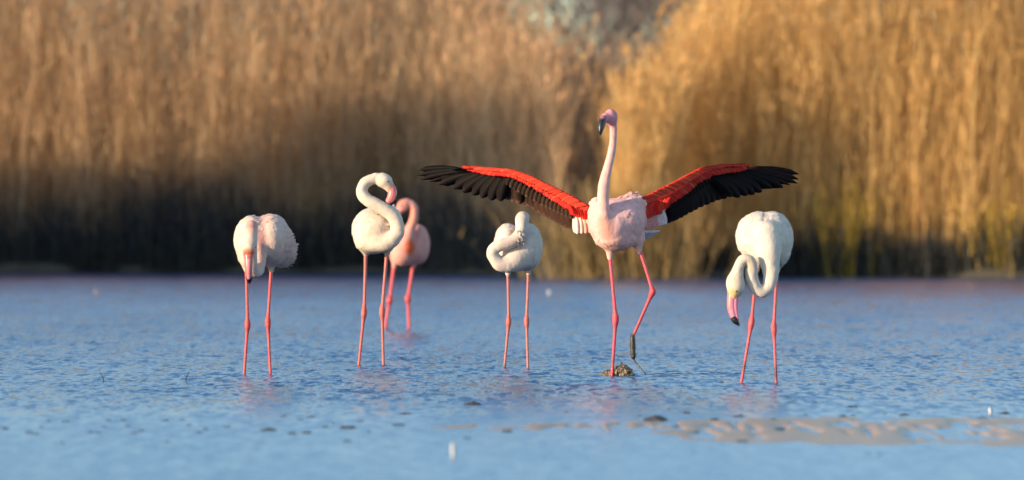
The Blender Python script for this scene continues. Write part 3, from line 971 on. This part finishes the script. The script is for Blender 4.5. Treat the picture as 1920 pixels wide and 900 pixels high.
# --- grazing bird on the right
def bird_grazing():
    fr = Frame('flamingo', 1424, 717.5)
    tag(fr.root, 'white flamingo with neck looped low and pink bill hanging beside its legs', 'flamingo', 'flamingos in the lagoon')
    prims = [
        ('e', (1424, 444, 12), (44, 47, 62), 0),
        ('e', (1448, 446, 14), (40, 50, 64), 3.5),
        ('e', (1436, 452, -18), (32, 44, 40), 8),
        ('e', (1456, 476, 16), (24, 26, 44), 8),
        ('c', [(1456, 482, 12, 18), (1457.5, 497, 10, 8), (1457.5, 508, 10, 4.8)], 6),
        ('c', [(1424, 478, 12, 18), (1421, 495, 11, 8), (1419, 508, 10, 4.8)], 6),
        ('c', [(1435, 440, -40, 26), (1438, 466, -50, 24), (1440, 488, -56, 19), (1442, 510, -60, 15), (1441, 524, -62, 13)], 9),
        ('c', [(1441, 524, -62, 13), (1437, 538, -64, 12.2), (1426, 546, -67, 11.8), (1414, 540, -70, 11.8), (1407.5, 526, -72, 11.8), (1405, 510, -74, 11.8), (1404.5, 496, -76, 11.4), (1398, 487, -78, 11), (1388, 489, -80, 10.5), (1381.5, 500, -82, 10.3), (1378, 513, -83, 12)], 0.8),
        ('e', (1375, 532, -84), (17.5, 23, 15), 4, 0, 10),
        ('c', [(1374, 540, -84, 14), (1371, 553, -84, 10)], 4),
    ]
    blobs = [(1369, 550, -90, (14, 12, 22), (0.80, 0.52, 0.20), 0.8), (1400, 492, -78, (26, 20, 20), (0.82, 0.66, 0.48), 0.45), (1374, 530, -86, (18, 26, 20), (0.84, 0.72, 0.56), 0.6), (1458, 495, 10, (30, 16, 60), CREAM * 0.8, 0.7)]
    V, Q, T = body_mesh(fr, prims, np.array([0.86, 0.80, 0.73]), blobs, seed=14,
                        carve=[([(1436, 398, -12), (1430, 416, -40), (1426, 436, -50)], 2.6, 4), ([(1442, 400, -15), (1438, 418, -42), (1432, 430, -52)], 1.6, 3), ([(1396, 420, -30), (1410, 440, -46)], 1.2, 4)])
    sel = lambda C: (C[:, 2] > -495) & (C[:, 1] > -52)
    plumage_flakes(fr, V, Q, T, 480, sel, down_back, 11, 8, 1.05, seed=15)
    up = lambda x, y, d: (np.array([0.80, 0.28, 0.40]) if x > 1366 else np.array([0.80, 0.20, 0.20]))
    b = loft(fr, 'bill', [(1369.5, 549, -84, 9.5, 8.5), (1367.5, 562, -85, 8.2, 8), (1367.5, 576, -86, 7.6, 7.5), (1370, 588, -87, 6.5, 6.5), (1373, 595, -88, 5, 5)], M_BILL, up, fr.root)
    loft(fr, 'lower_mandible', [(1375.5, 553, -84, 6, 7), (1374.8, 566, -85, 5.6, 6.8), (1375.2, 580, -86, 5.2, 6.2), (1377.5, 592, -87, 4.2, 5), (1379, 597, -88, 3.2, 4)], M_BILL, np.array([0.66, 0.20, 0.32]), b)
    loft(fr, 'bill_tip', [(1370.5, 593, -88, 5.8, 5.6), (1375, 600, -89, 6.2, 5), (1380, 606, -89, 3.2, 3), (1382.5, 609, -89, 0.8, 1)], M_BILL, np.array([0.012, 0.011, 0.012]), b)
    eye(fr, 1376, 545, -98, 1.7)
    leg(fr, [(1419, 503, 10), (1410, 602.5, 6), (1390.7, 717, 8)], 0, (0.68, 0.10, 0.11), 3.04, dark=((676, 696, 0.7),))
    leg(fr, [(1457.5, 503, 10), (1451.5, 614.5, 8), (1456, 718, 8)], 0, (0.66, 0.11, 0.13), 3.04, dark=((690, 716, 0.75),))
bird_grazing()

# --- displaying bird with spread wings
def feather(fr, name, root, tip, width, mat, col, parent, nrm, tipcol=None, droop=0.0, point=0.5, thick=0.25, drop=0.04, curve=0.0):
    """a single vane with a raised shaft; root/tip (x,y,d) px"""
    a = np.array([root[0], root[2], -root[1]], float); b = np.array([tip[0], tip[2], -tip[1]], float)
    L = np.linalg.norm(b - a); t = (b - a) / L
    n = np.array(nrm, float); n -= t * (n @ t); n /= np.linalg.norm(n)
    s = np.cross(t, n)
    prof = [(0, .35), (.15, .7), (.4, .95), (.65, 1.0), (.82, .9), (.92, .7 - .25 * point), (.975, .42 - .2 * point), (1.0, .1)]
    V = []; T = []
    for u, w in prof:
        c = a + t * L * u + n * droop * L * (u * u) + s * curve * L * (u * u - u)
        hw = width * w / 2
        th = thick * (1 - 0.6 * u)
        for q, edge in ((c - s * hw - n * drop * hw * 0.5, 1), (c + n * th, 0), (c + s * hw - n * drop * hw * 0.5, 1), (c - n * th * 0.4, 0)):
            V.append(q)
            cc = np.array(col, float)
            if tipcol is not None:
                m = max(0, (u - 0.80) / 0.2) ** 1.2 * 0.9 + (0.22 * edge if u > 0.3 else 0)
                cc = cc * (1 - min(m, 1)) + np.array(tipcol) * min(m, 1)
            T.append(cc)
    F = []
    for i in range(len(prof) - 1):
        for j in range(4):
            F.append((i * 4 + j, i * 4 + (j + 1) % 4, (i + 1) * 4 + (j + 1) % 4, (i + 1) * 4 + j))
    F.append((3, 2, 1, 0)); m = (len(prof) - 1) * 4; F.append((m, m + 1, m + 2, m + 3))
    return mesh_obj(name, fr.vs(np.array(V)), F, mat, parent, np.array(T))

def polyline_at(pts, t):
    P = np.asarray(pts, float)
    seg = np.linalg.norm(np.diff(P[:, :2], axis=0), axis=1)
    s = np.concatenate([[0], np.cumsum(seg)]) / seg.sum()
    return np.array([np.interp(t, s, P[:, i]) for i in range(P.shape[1])])

def wing(fr, side, lead, under, tips, roots, covert_rows, tert, black, cover2=None, tipcol=None, sweep=None):
    """lead: leading edge line (x,y); under: lower edge of the red coverts; tips: flight feather tips from wing tip inwards;
    roots: where the flight feathers leave the arm, same order"""
    r = np.random.default_rng(11 if side < 0 else 12)
    dep = lambda x, y=None, back=0.0: sweep(x) + back
    # the fleshy arm: a flattened loft along the leading edge
    n = 22
    rings = []
    for i in range(n):
        t = i / (n - 1)
        a = polyline_at(lead, t); b = polyline_at(under, t)
        c = a * 0.62 + b * 0.38
        half = max(np.linalg.norm(b - a) * 0.40, 1.6)
        rings.append((c[0], c[1], dep(c[0]) + 3, half, max(2.2, min(4.5, half * 0.5))))
    w = loft(fr, 'wing', rings, M_COVERT, lambda x, y, d: np.array([0.74, 0.04, 0.02]), fr.root, n=12, sub=2)
    w['label'] = 'outstretched wing with red coverts and black flight feathers'
    nrm = (-0.25, -1.0, -0.25) if side < 0 else (0.45, -1.0, -0.3)
    N = len(tips)
    for i, (tp, rt) in enumerate(zip(tips, roots)):
        prim = i < 11
        back = 14 if prim else 26
        L = math.hypot(tp[0] - rt[0], tp[1] - rt[1])
        wd = (12.5 if i < 4 else 22) if prim else 25
        c = np.array(black(i)) * r.uniform(0.8, 1.2)
        feather(fr, 'primary_feather' if prim else 'secondary_feather', (rt[0], rt[1], dep(rt[0]) + 7 + 0.35 * i), (tp[0], tp[1], dep(tp[0]) + back + 0.35 * i), wd,
                M_FEATHER, c, w, nrm, tipcol if not prim else (0.02, 0.013, 0.012), droop=-0.03, point=1.0 if i < 6 else 0.35, curve=side * (0.10 if prim else 0.05))
    # greater under-wing coverts, dark row over the roots of the flight feathers
    if cover2:
        for (rt, tp, c, tc) in cover2:
            feather(fr, 'greater_covert', (rt[0], rt[1], dep(rt[0]) + 5), (tp[0], tp[1], dep(tp[0]) + 10), 11, M_FEATHER, c, w, nrm, tc, point=0.1)
    # red lesser and median coverts laid in rows like tiles
    for (l0, l1, cnt, wd, c, tc, off) in covert_rows:
        for i in range(cnt):
            t = (i + 0.5) / cnt
            a = polyline_at(l0, t); b = polyline_at(l1, t)
            b = b + r.normal(0, 0.8, 2); t += r.normal(0, 0.3 / cnt); a = polyline_at(l0, min(max(t, 0), 1))
            cc = np.array(c) * r.uniform(0.85, 1.1) + np.array([0.03, 0.05, 0.02]) * r.random() ** 4
            feather(fr, 'covert_feather', (a[0], a[1], dep(a[0]) - 1 + off), (b[0], b[1], dep(b[0]) - 0.5 + off), wd * r.uniform(0.9, 1.15), M_COVERT, cc, w, nrm, tc, droop=0.0, point=0.0, thick=0.15, drop=0.0)
    for (rt, tp, wd, c) in tert:
        feather(fr, 'tertial_feather', (rt[0], rt[1], dep(rt[0]) + 8), (tp[0], tp[1], dep(tp[0]) + 22), wd, M_COVERT, c, w, nrm, None, point=0.0)
    return w

def bird_display():
    fr = Frame('flamingo', 1150, 704)
    tag(fr.root, 'tall pink flamingo with red and black wings spread wide, one foot lifted', 'flamingo', 'flamingos in the lagoon')
    prims = [
        ('e', (1150, 418, 0), (46, 46, 66), 0),
        ('e', (1172, 412, 10), (40, 44, 66), 6),
        ('e', (1126, 402, 4), (23, 34, 46), 8),
        ('e', (1186, 388, 16), (25, 25, 44), 5),
        ('e', (1155, 446, -6), (38, 25, 46), 10),
        ('c', [(1146, 452, -4, 18), (1144, 468, -4, 9), (1143.5, 484, -4, 4.8)], 6),
        ('c', [(1192, 444, 6, 18), (1196, 459, 4, 9), (1199, 473, 3, 4.8)], 6),
        ('c', [(1146, 436, -36, 24), (1138, 420, -52, 17), (1132, 404, -60, 13)], 8),
        ('c', [(1132, 404, -60, 13), (1129.5, 385, -63, 11.2), (1129.5, 362, -63, 10.4), (1133, 336, -60, 9.4), (1140, 308, -56, 8.2), (1146, 284, -52, 7.2), (1148.5, 262, -49, 6.6), (1149, 243, -47, 6.6), (1147, 230, -48, 8)], 3),
        ('e', (1144, 221, -53), (12.5, 15.5, 17), 4, 0, 6),
        ('c', [(1141, 222, -58, 10.5), (1134, 222, -68, 8.5), (1130, 226, -73, 6.5)], 4),
    ]
    base = np.array([0.99, 0.66, 0.63])
    blobs = [(1142, 222, -55, (24, 22, 34), (0.84, 0.42, 0.50), 0.85), (1149, 262, -48, (10, 50, 20), (0.86, 0.54, 0.55), 0.6), (1134, 424, -60, (16, 26, 26), (0.85, 0.44, 0.34), 0.65),
             (1120, 380, 0, (20, 16, 60), WHITE, 0.6), (1150, 462, -10, (50, 18, 60), (0.86, 0.60, 0.48), 0.7), (1170, 405, -40, (34, 34, 60), (0.98, 0.68, 0.70), 0.6)]
    V, Q, T = body_mesh(fr, prims, base, blobs, seed=18, h=1.4,
                        carve=[([(1150, 384, -55), (1160, 378, -40), (1172, 372, -20)], 2.0, 4), ([(1172, 395, -48), (1190, 398, -40), (1204, 410, -25)], 1.5, 5)])
    sel = lambda C: (C[:, 2] < -372) & (C[:, 2] > -458) & (C[:, 1] > -58)
    plumage_flakes(fr, V, Q, T, 520, sel, lambda P: np.tile([0.1, 0.5, -0.8], (len(P), 1)), 14, 10, 1.1, seed=19)
    sel2 = lambda C: (C[:, 2] > -388) & (C[:, 1] > -30) & (np.abs(C[:, 0] - 1140) > 18)
    plumage_flakes(fr, V, Q, T, 90, sel2, lambda P: np.stack([np.where(P[:, 0] < 1140, -0.5, 0.7), np.full(len(P), 0.6), np.full(len(P), 0.35)], 1), 11, 8, 1.7, name='shoulder_plumage', seed=20)
    # bill: near black, curved down
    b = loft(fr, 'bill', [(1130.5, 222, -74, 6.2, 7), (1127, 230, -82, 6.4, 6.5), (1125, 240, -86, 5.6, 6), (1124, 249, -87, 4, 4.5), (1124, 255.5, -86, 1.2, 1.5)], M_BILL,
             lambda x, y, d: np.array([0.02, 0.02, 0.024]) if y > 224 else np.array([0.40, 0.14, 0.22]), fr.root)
    loft(fr, 'lower_mandible', [(1133, 227, -72, 3.0, 5), (1130.5, 237, -79, 2.8, 5), (1127.5, 247, -83, 2.0, 3.5)], M_BILL, np.array([0.045, 0.045, 0.05]), b)
    eye(fr, 1137.5, 220, -67.5, 1.5)
    leg(fr, [(1143.5, 478, -4), (1154.5, 596.5, -6), (1147.5, 704.5, -4)], 0, (0.70, 0.075, 0.11), 3.36, dark=((668, 682, 0.5),))
    lg = leg(fr, [(1199, 466, 3), (1224, 546, -8), (1187.5, 630, 8)], 0, (0.70, 0.07, 0.10), 3.21, end='foot')
    loft(fr, 'foot', [(1188, 626, 8, 3.6, 3.6), (1186.5, 632, 8, 4.6, 5), (1186.3, 645, 9, 5.4, 6), (1187, 660, 10, 5.2, 6), (1188, 670, 11, 4.2, 4.5), (1189, 675, 11, 1.2, 1.5)], M_MUD,
         np.array([0.035, 0.03, 0.022]), lg, n=12, jitter=0.35)['label'] = 'lifted foot folded shut and caked in dark mud'
    # tail feathers
    for i, (x, y) in enumerate(((1241, 433), (1236, 437), (1230, 441), (1222, 445), (1214, 447))):
        feather(fr, 'tail_feather', (1190, 436 + i * 1.5, 55), (x, y, 88), 9, M_COVERT, (0.84, 0.66, 0.68), fr.root, (0.1, -1, 0.2), point=0.8)
    ZL = lambda zx, zy: (770 + .1889 * zx, 290 + .1889 * zy)
    ZR = lambda zx, zy: (1180 + .1889 * zx, 290 + .1889 * zy)
    # image-left wing
    sweepL = lambda x: np.interp(x, [780, 865, 965, 1105], [95, 62, 26, 4])
    lead = [ZL(*q) for q in ((590, 130), (680, 128), (820, 134), (1040, 155), (1200, 212), (1400, 310), (1600, 405), (1760, 500))]
    under = [ZL(*q) for q in ((610, 152), (690, 178), (820, 205), (1040, 225), (1180, 290), (1330, 375), (1540, 510), (1740, 620))]
    tips = [ZL(*q) for q in ((60, 147), (52, 202), (78, 244), (166, 266), (268, 292), (415, 336), (508, 368), (610, 398), (695, 425), (785, 452), (880, 460),
                             (945, 447), (1010, 474), (1065, 490), (1115, 497), (1170, 518), (1225, 548), (1285, 588), (1340, 618), (1400, 650), (1455, 678), (1505, 704), (1560, 735), (1612, 750))]
    roots = [ZL(*q) for q in [(500 + 47 * i, 138 + 7 * i) for i in range(11)]] + [ZL(1010 + 47 * i, 212 + 25.5 * i) for i in range(13)]
    blackL = lambda i: (0.007, 0.005, 0.005) if i < 13 else ((0.013, 0.008, 0.006) if i < 17 else (0.040, 0.019, 0.012))
    cov2 = []
    for i in range(17):
        t = i / 16
        rt = ZL(1000 + 600 * t, 205 + 330 * t); tp = ZL(950 + 640 * t, 300 + 330 * t + 20 * math.sin(t * 3))
        cov2.append((rt, tp, (0.016 + 0.025 * t, 0.009 + 0.010 * t, 0.007 + 0.004 * t), (0.16, 0.09, 0.06) if i % 2 or t > .5 else (0.06, 0.03, 0.02)))
    mid = [((a[0] + b[0]) / 2, (a[1] + b[1]) / 2) for a, b in zip(lead, under)]
    ORG, RD = (0.80, 0.075, 0.03), (0.72, 0.02, 0.012)
    rowsL = [(mid, [(q[0] - 11, q[1] - 1.5) for q in under], 54, 8, RD, None, 0.0),
             (lead, [(q[0] - 20, q[1] - 4) for q in mid], 54, 7.5, (0.58, 0.035, 0.016), None, -1.2),
             ([ZL(1560, 500), ZL(1740, 560)], [ZL(1610, 590), ZL(1750, 655)], 8, 10, RD, None, -1.0)]
    tertL = [(ZL(1630 + 18 * i, 560 + 8 * i), ZL(1635 + 21 * i, 780 + (12 if i % 2 else 0) - 2 * i), 11, (0.86, 0.70, 0.62) if i < 4 else (0.85, 0.50, 0.38)) for i in range(8)]
    wing(fr, -1, lead, under, tips, roots, rowsL, tertL, blackL, cov2, (0.20, 0.11, 0.075), sweepL)
    # image-right wing
    sweepR = lambda x: np.interp(x, [1195, 1320, 1420, 1510], [8, 60, 112, 160])
    leadR = [ZR(*q) for q in ((1140, 108), (1060, 102), (900, 97), (740, 120), (600, 190), (440, 275), (280, 350), (90, 450))]
    underR = [ZR(*q) for q in ((1120, 136), (1040, 158), (900, 175), (760, 205), (620, 280), (500, 385), (360, 480), (90, 560))]
    tipsR = [ZR(*q) for q in ((1747, 186), (1748, 240), (1738, 282), (1655, 296), (1585, 322), (1470, 330), (1360, 366), (1285, 388), (1215, 398), (1130, 419), (1060, 411),
                              (1000, 428), (940, 441), (880, 462), (820, 490), (755, 515), (690, 546), (640, 572), (580, 602), (530, 630), (480, 652), (440, 668), (400, 682))]
    rootsR = [ZR(1230 - 45 * i, 122 + 6 * i) for i in range(11)] + [ZR(735 - 27 * i, 200 + 24 * i) for i in range(12)]
    blackR = lambda i: (0.006, 0.004, 0.005) if i > 3 else (0.020, 0.008, 0.007)
    midR = [((a[0] + b[0]) / 2, (a[1] + b[1]) / 2) for a, b in zip(leadR, underR)]
    rowsR = [(midR, [(q[0] + 16, q[1]) for q in underR], 50, 9, (0.56, 0.016, 0.010), None, 0.0),  # red darkened to deepen the shade on this wing
             (leadR, [(q[0] + 20, q[1] - 5) for q in midR], 52, 7.5, (0.62, 0.04, 0.02), None, -1.2),
             ([ZR(420, 420), ZR(100, 520)], [ZR(370, 530), ZR(150, 620)], 11, 13, RD, None, -1.5),
             ([ZR(320, 480), ZR(110, 540)], [ZR(300, 590), ZR(170, 640)], 7, 13, (0.70, 0.03, 0.02), None, -0.5)]
    cov2R = []
    for i in range(14):
        t = i / 13
        cov2R.append((ZR(760 - 340 * t, 185 + 270 * t), ZR(820 - 410 * t, 270 + 300 * t), (0.006, 0.004, 0.004), (0.012, 0.007, 0.006)))
    tertR = [(ZR(150 + 24 * i, 540 - 4 * i), ZR(180 + 27 * i, 738 - 6 * i), 13, (0.82, 0.34, 0.32) if i < 5 else (0.85, 0.62, 0.62)) for i in range(8)]
    wing(fr, 1, leadR, underR, tipsR, rootsR, rowsR, tertR, blackR, cov2R, (0.05, 0.025, 0.02), sweepR)
bird_display()

# ------------------------------------------------------------------ mud thrown up at the lifted foot
def mud_splash():
    fr = Frame('mud_splash', 1160, 704)
    prims = [('e', (1167, 698, 6), (20, 13, 14), 0), ('e', (1150, 702, 10), (24, 8, 12), 4), ('e', (1178, 704, 2), (14, 6, 10), 4),
             ('c', [(1165, 692, 6, 6), (1166, 685, 6, 3.4), (1167, 680, 6, 1.8)], 2), ('e', (1138, 705, 8), (8, 4, 8), 2), ('e', (1160, 694, 8), (8, 6, 8), 2)]
    V, Q = sdf_mesh(prims, 0.8, 2.6, 0.2, 5, 1.3, 0.5)
    o = quads_obj('mud_mound', fr.vs(V), Q, M_MUD, np.array([0.13, 0.095, 0.055]), fr.root, smooth=True)
    tag(fr.root, 'brown mud thrown up in a peak around the leg of the winged flamingo', 'mud')
    for i, (x, y, r) in enumerate(((1160, 670, 1.0), (1163, 676, .8), (1156, 673, .7), (1172, 679, .9), (1149, 682, .8), (1180, 683, .7), (1153, 688, 1.0), (1184, 691, .8), (1170, 672, .6))):
        vv, qq = sdf_mesh([('e', (x, y, random.uniform(-8, 14)), (r * 1.2, r * 1.4, r * 1.2), 0)], 0.5)
        quads_obj('droplet', fr.vs(vv), qq, M_MUD, np.array([0.16, 0.12, 0.08]), fr.root, smooth=True)
    fd = Frame('mud_drip', 1200, 702)
    tag(fd.root, 'thin string of muddy drops falling from the lifted foot', 'mud')
    prims = [('c', [(1188.6, 672, 9, 1.5), (1190, 677, 6, 1.6), (1196, 684, 4, 1.0), (1201, 690, 2, 1.3), (1206, 697, 0, 0.9), (1209, 701, 0, 2.0), (1209, 704, 0, 2.5)], 0)]
    V, Q = sdf_mesh(prims, 0.6, 0.9, 0.5, 8)
    quads_obj('drip_string', fd.vs(V), Q, M_MUD, np.array([0.08, 0.06, 0.04]), fd.root, smooth=True)
mud_splash()

# ------------------------------------------------------------------ clods, twigs and feathers lying in the shallows
def clod_mesh(seed):
    V, Q = sdf_mesh([('e', (0, 0, 0), (10, 4, 9), 0), ('e', (7, 1, 3), (6, 3, 5), 3), ('e', (-8, 1, -2), (5, 2.5, 6), 3)], 1.6, 2.2, 0.18, seed)
    o = quads_obj('mud_clod', np.stack([V[:, 0], V[:, 1], V[:, 2]], 1) * 0.1, Q, M_MUD, np.array([0.055, 0.05, 0.045]), smooth=True)
    me = o.data
    bpy.data.objects.remove(o)
    return me
CLODS = [clod_mesh(30 + i) for i in range(5)]
def clod(px, py, wpx, label='small dark mud clod poking out of the shallows', group='mud clods in the shallows', flat=1.0):
    o = bpy.data.objects.new('mud_clod', random.choice(CLODS))
    COL.objects.link(o)
    p = on_water(px, py, 0.0)
    s = wpx * PXA * p.y / 1.6
    o.location = p
    o.scale = (s, s * random.uniform(0.9, 1.6), s * random.uniform(0.7, 1.0) * flat)
    o.rotation_euler = (0, 0, random.uniform(-0.5, 0.5))
    tag(o, label, 'mud', group)
    return o
ZA = lambda zx, zy: (zx * 0.5, 680 + zy * 0.5)
ZB = lambda zx, zy: (960 + zx * 0.5, 680 + zy * 0.5)
for zx, zy, w in ((180, 220, 8), (243, 222, 10), (408, 217, 8), (460, 217, 8), (622, 218, 10), (685, 215, 8), (20, 250, 10), (110, 262, 10), (135, 268, 10), (155, 243, 7), (340, 262, 9), (368, 264, 9),
                  (388, 242, 8), (478, 240, 9), (505, 265, 9), (530, 256, 9), (708, 236, 9), (745, 262, 9), (770, 250, 8), (848, 242, 11), (1062, 202, 8), (1165, 205, 12), (1125, 215, 8), (1220, 243, 10), (1010, 255, 20), (1095, 268, 14), (1150, 265, 14),
                  (1300, 247, 20), (1350, 220, 9), (1490, 235, 16), (1500, 137, 5), (1520, 193, 16), (1300, 297, 12), (1900, 260, 16), (1750, 285, 10), (235, 302, 8), (628, 298, 9), (1248, 225, 7), (1385, 262, 7)):
    clod(*ZA(zx, zy), w)
for zx, zy, w in ((560, 112, 6), (588, 175, 5), (1135, 147, 6), (1275, 167, 14), (1398, 190, 8), (1470, 198, 14), (1525, 190, 7), (1240, 203, 10), (1280, 198, 8), (1765, 210, 14), (1850, 192, 14), (1800, 135, 7), (1600, 104, 4), (1220, 106, 4),
                  (855, 203, 16), (760, 215, 12), (480, 199, 7), (205, 186, 6), (655, 190, 12), (435, 131, 5), (785, 76, 7), (540, 218, 30), (455, 240, 12), (605, 243, 18), (850, 268, 18), (860, 298, 16), (690, 265, 12), (980, 215, 10), (995, 252, 20), (1100, 195, 7), (1900, 292, 18), (1520, 143, 5), (1245, 362, 6), (1335, 342, 7), (1380, 345, 7)):
    clod(*ZB(zx, zy), w)
clod(888, 759.5, 22, 'largest dark mud clod, alone in open water before the resting flamingo', None)
for x, y, w in ((1222, 702, 12), (1236, 701, 16), (1252, 702, 12), (1270, 701, 18), (1292, 701.5, 14), (1318, 701, 12), (1345, 702, 10), (1384, 700, 12), (1400, 700.5, 8)):
    clod(x, y, w, 'flat scrap of floating mud trailing away from the splash', 'mud scraps trailing from the splash', 0.4)

def twig(px, py, dx, h, label):
    fr = Frame('twig', px, py)
    loft_o = loft(fr, 'stem', [(px, py + 3, 0, 0.9, 0.9), (px + dx * 0.5, py - h * 0.5, 0, 0.8, 0.8), (px + dx, py - h, 0, 0.35, 0.35)], M_BARK, np.array([0.05, 0.04, 0.03]), fr.root, n=6)
    loft(fr, 'side_shoot', [(px + dx * 0.3, py - h * 0.3, 0, 0.5, 0.5), (px - dx * 0.1, py - h * 0.65, 2, 0.25, 0.25)], M_BARK, np.array([0.06, 0.05, 0.035]), fr.root, n=5)
    tag(fr.root, label, 'twig')
twig(196, 716, -8, 19, 'thin dark twig leaning left, sticking out of open water')
twig(347, 714, 8, 18, 'thin dark twig leaning right, sticking out of open water')

def float_feather(px, py, w, h, label, col=(0.85, 0.82, 0.8)):
    fr = Frame('floating_feather', px, py)
    for i in range(3):
        feather(fr, 'vane', (px + (i - 1) * w * 0.15, py + 1, i), (px + (i - 1) * w * 0.3, py - h, 2 + i), w * 0.6, M_COVERT, col, fr.root, (0.2 * (i - 1), -1, 0.1), point=0.2, thick=0.6)
    tag(fr.root, label, 'feather')
float_feather(850, 860, 8, 30, 'white down feather standing upright in the near calm shallows')
float_feather(1858, 777, 7, 13, 'small white feather beside mud clods at the sand bar')
float_feather(1030, 553, 6, 9, 'white feather drifting far out near the reed bank')
float_feather(181, 552, 6, 9, 'tan feather drifting far out before the shaded reeds', (0.5, 0.38, 0.28))
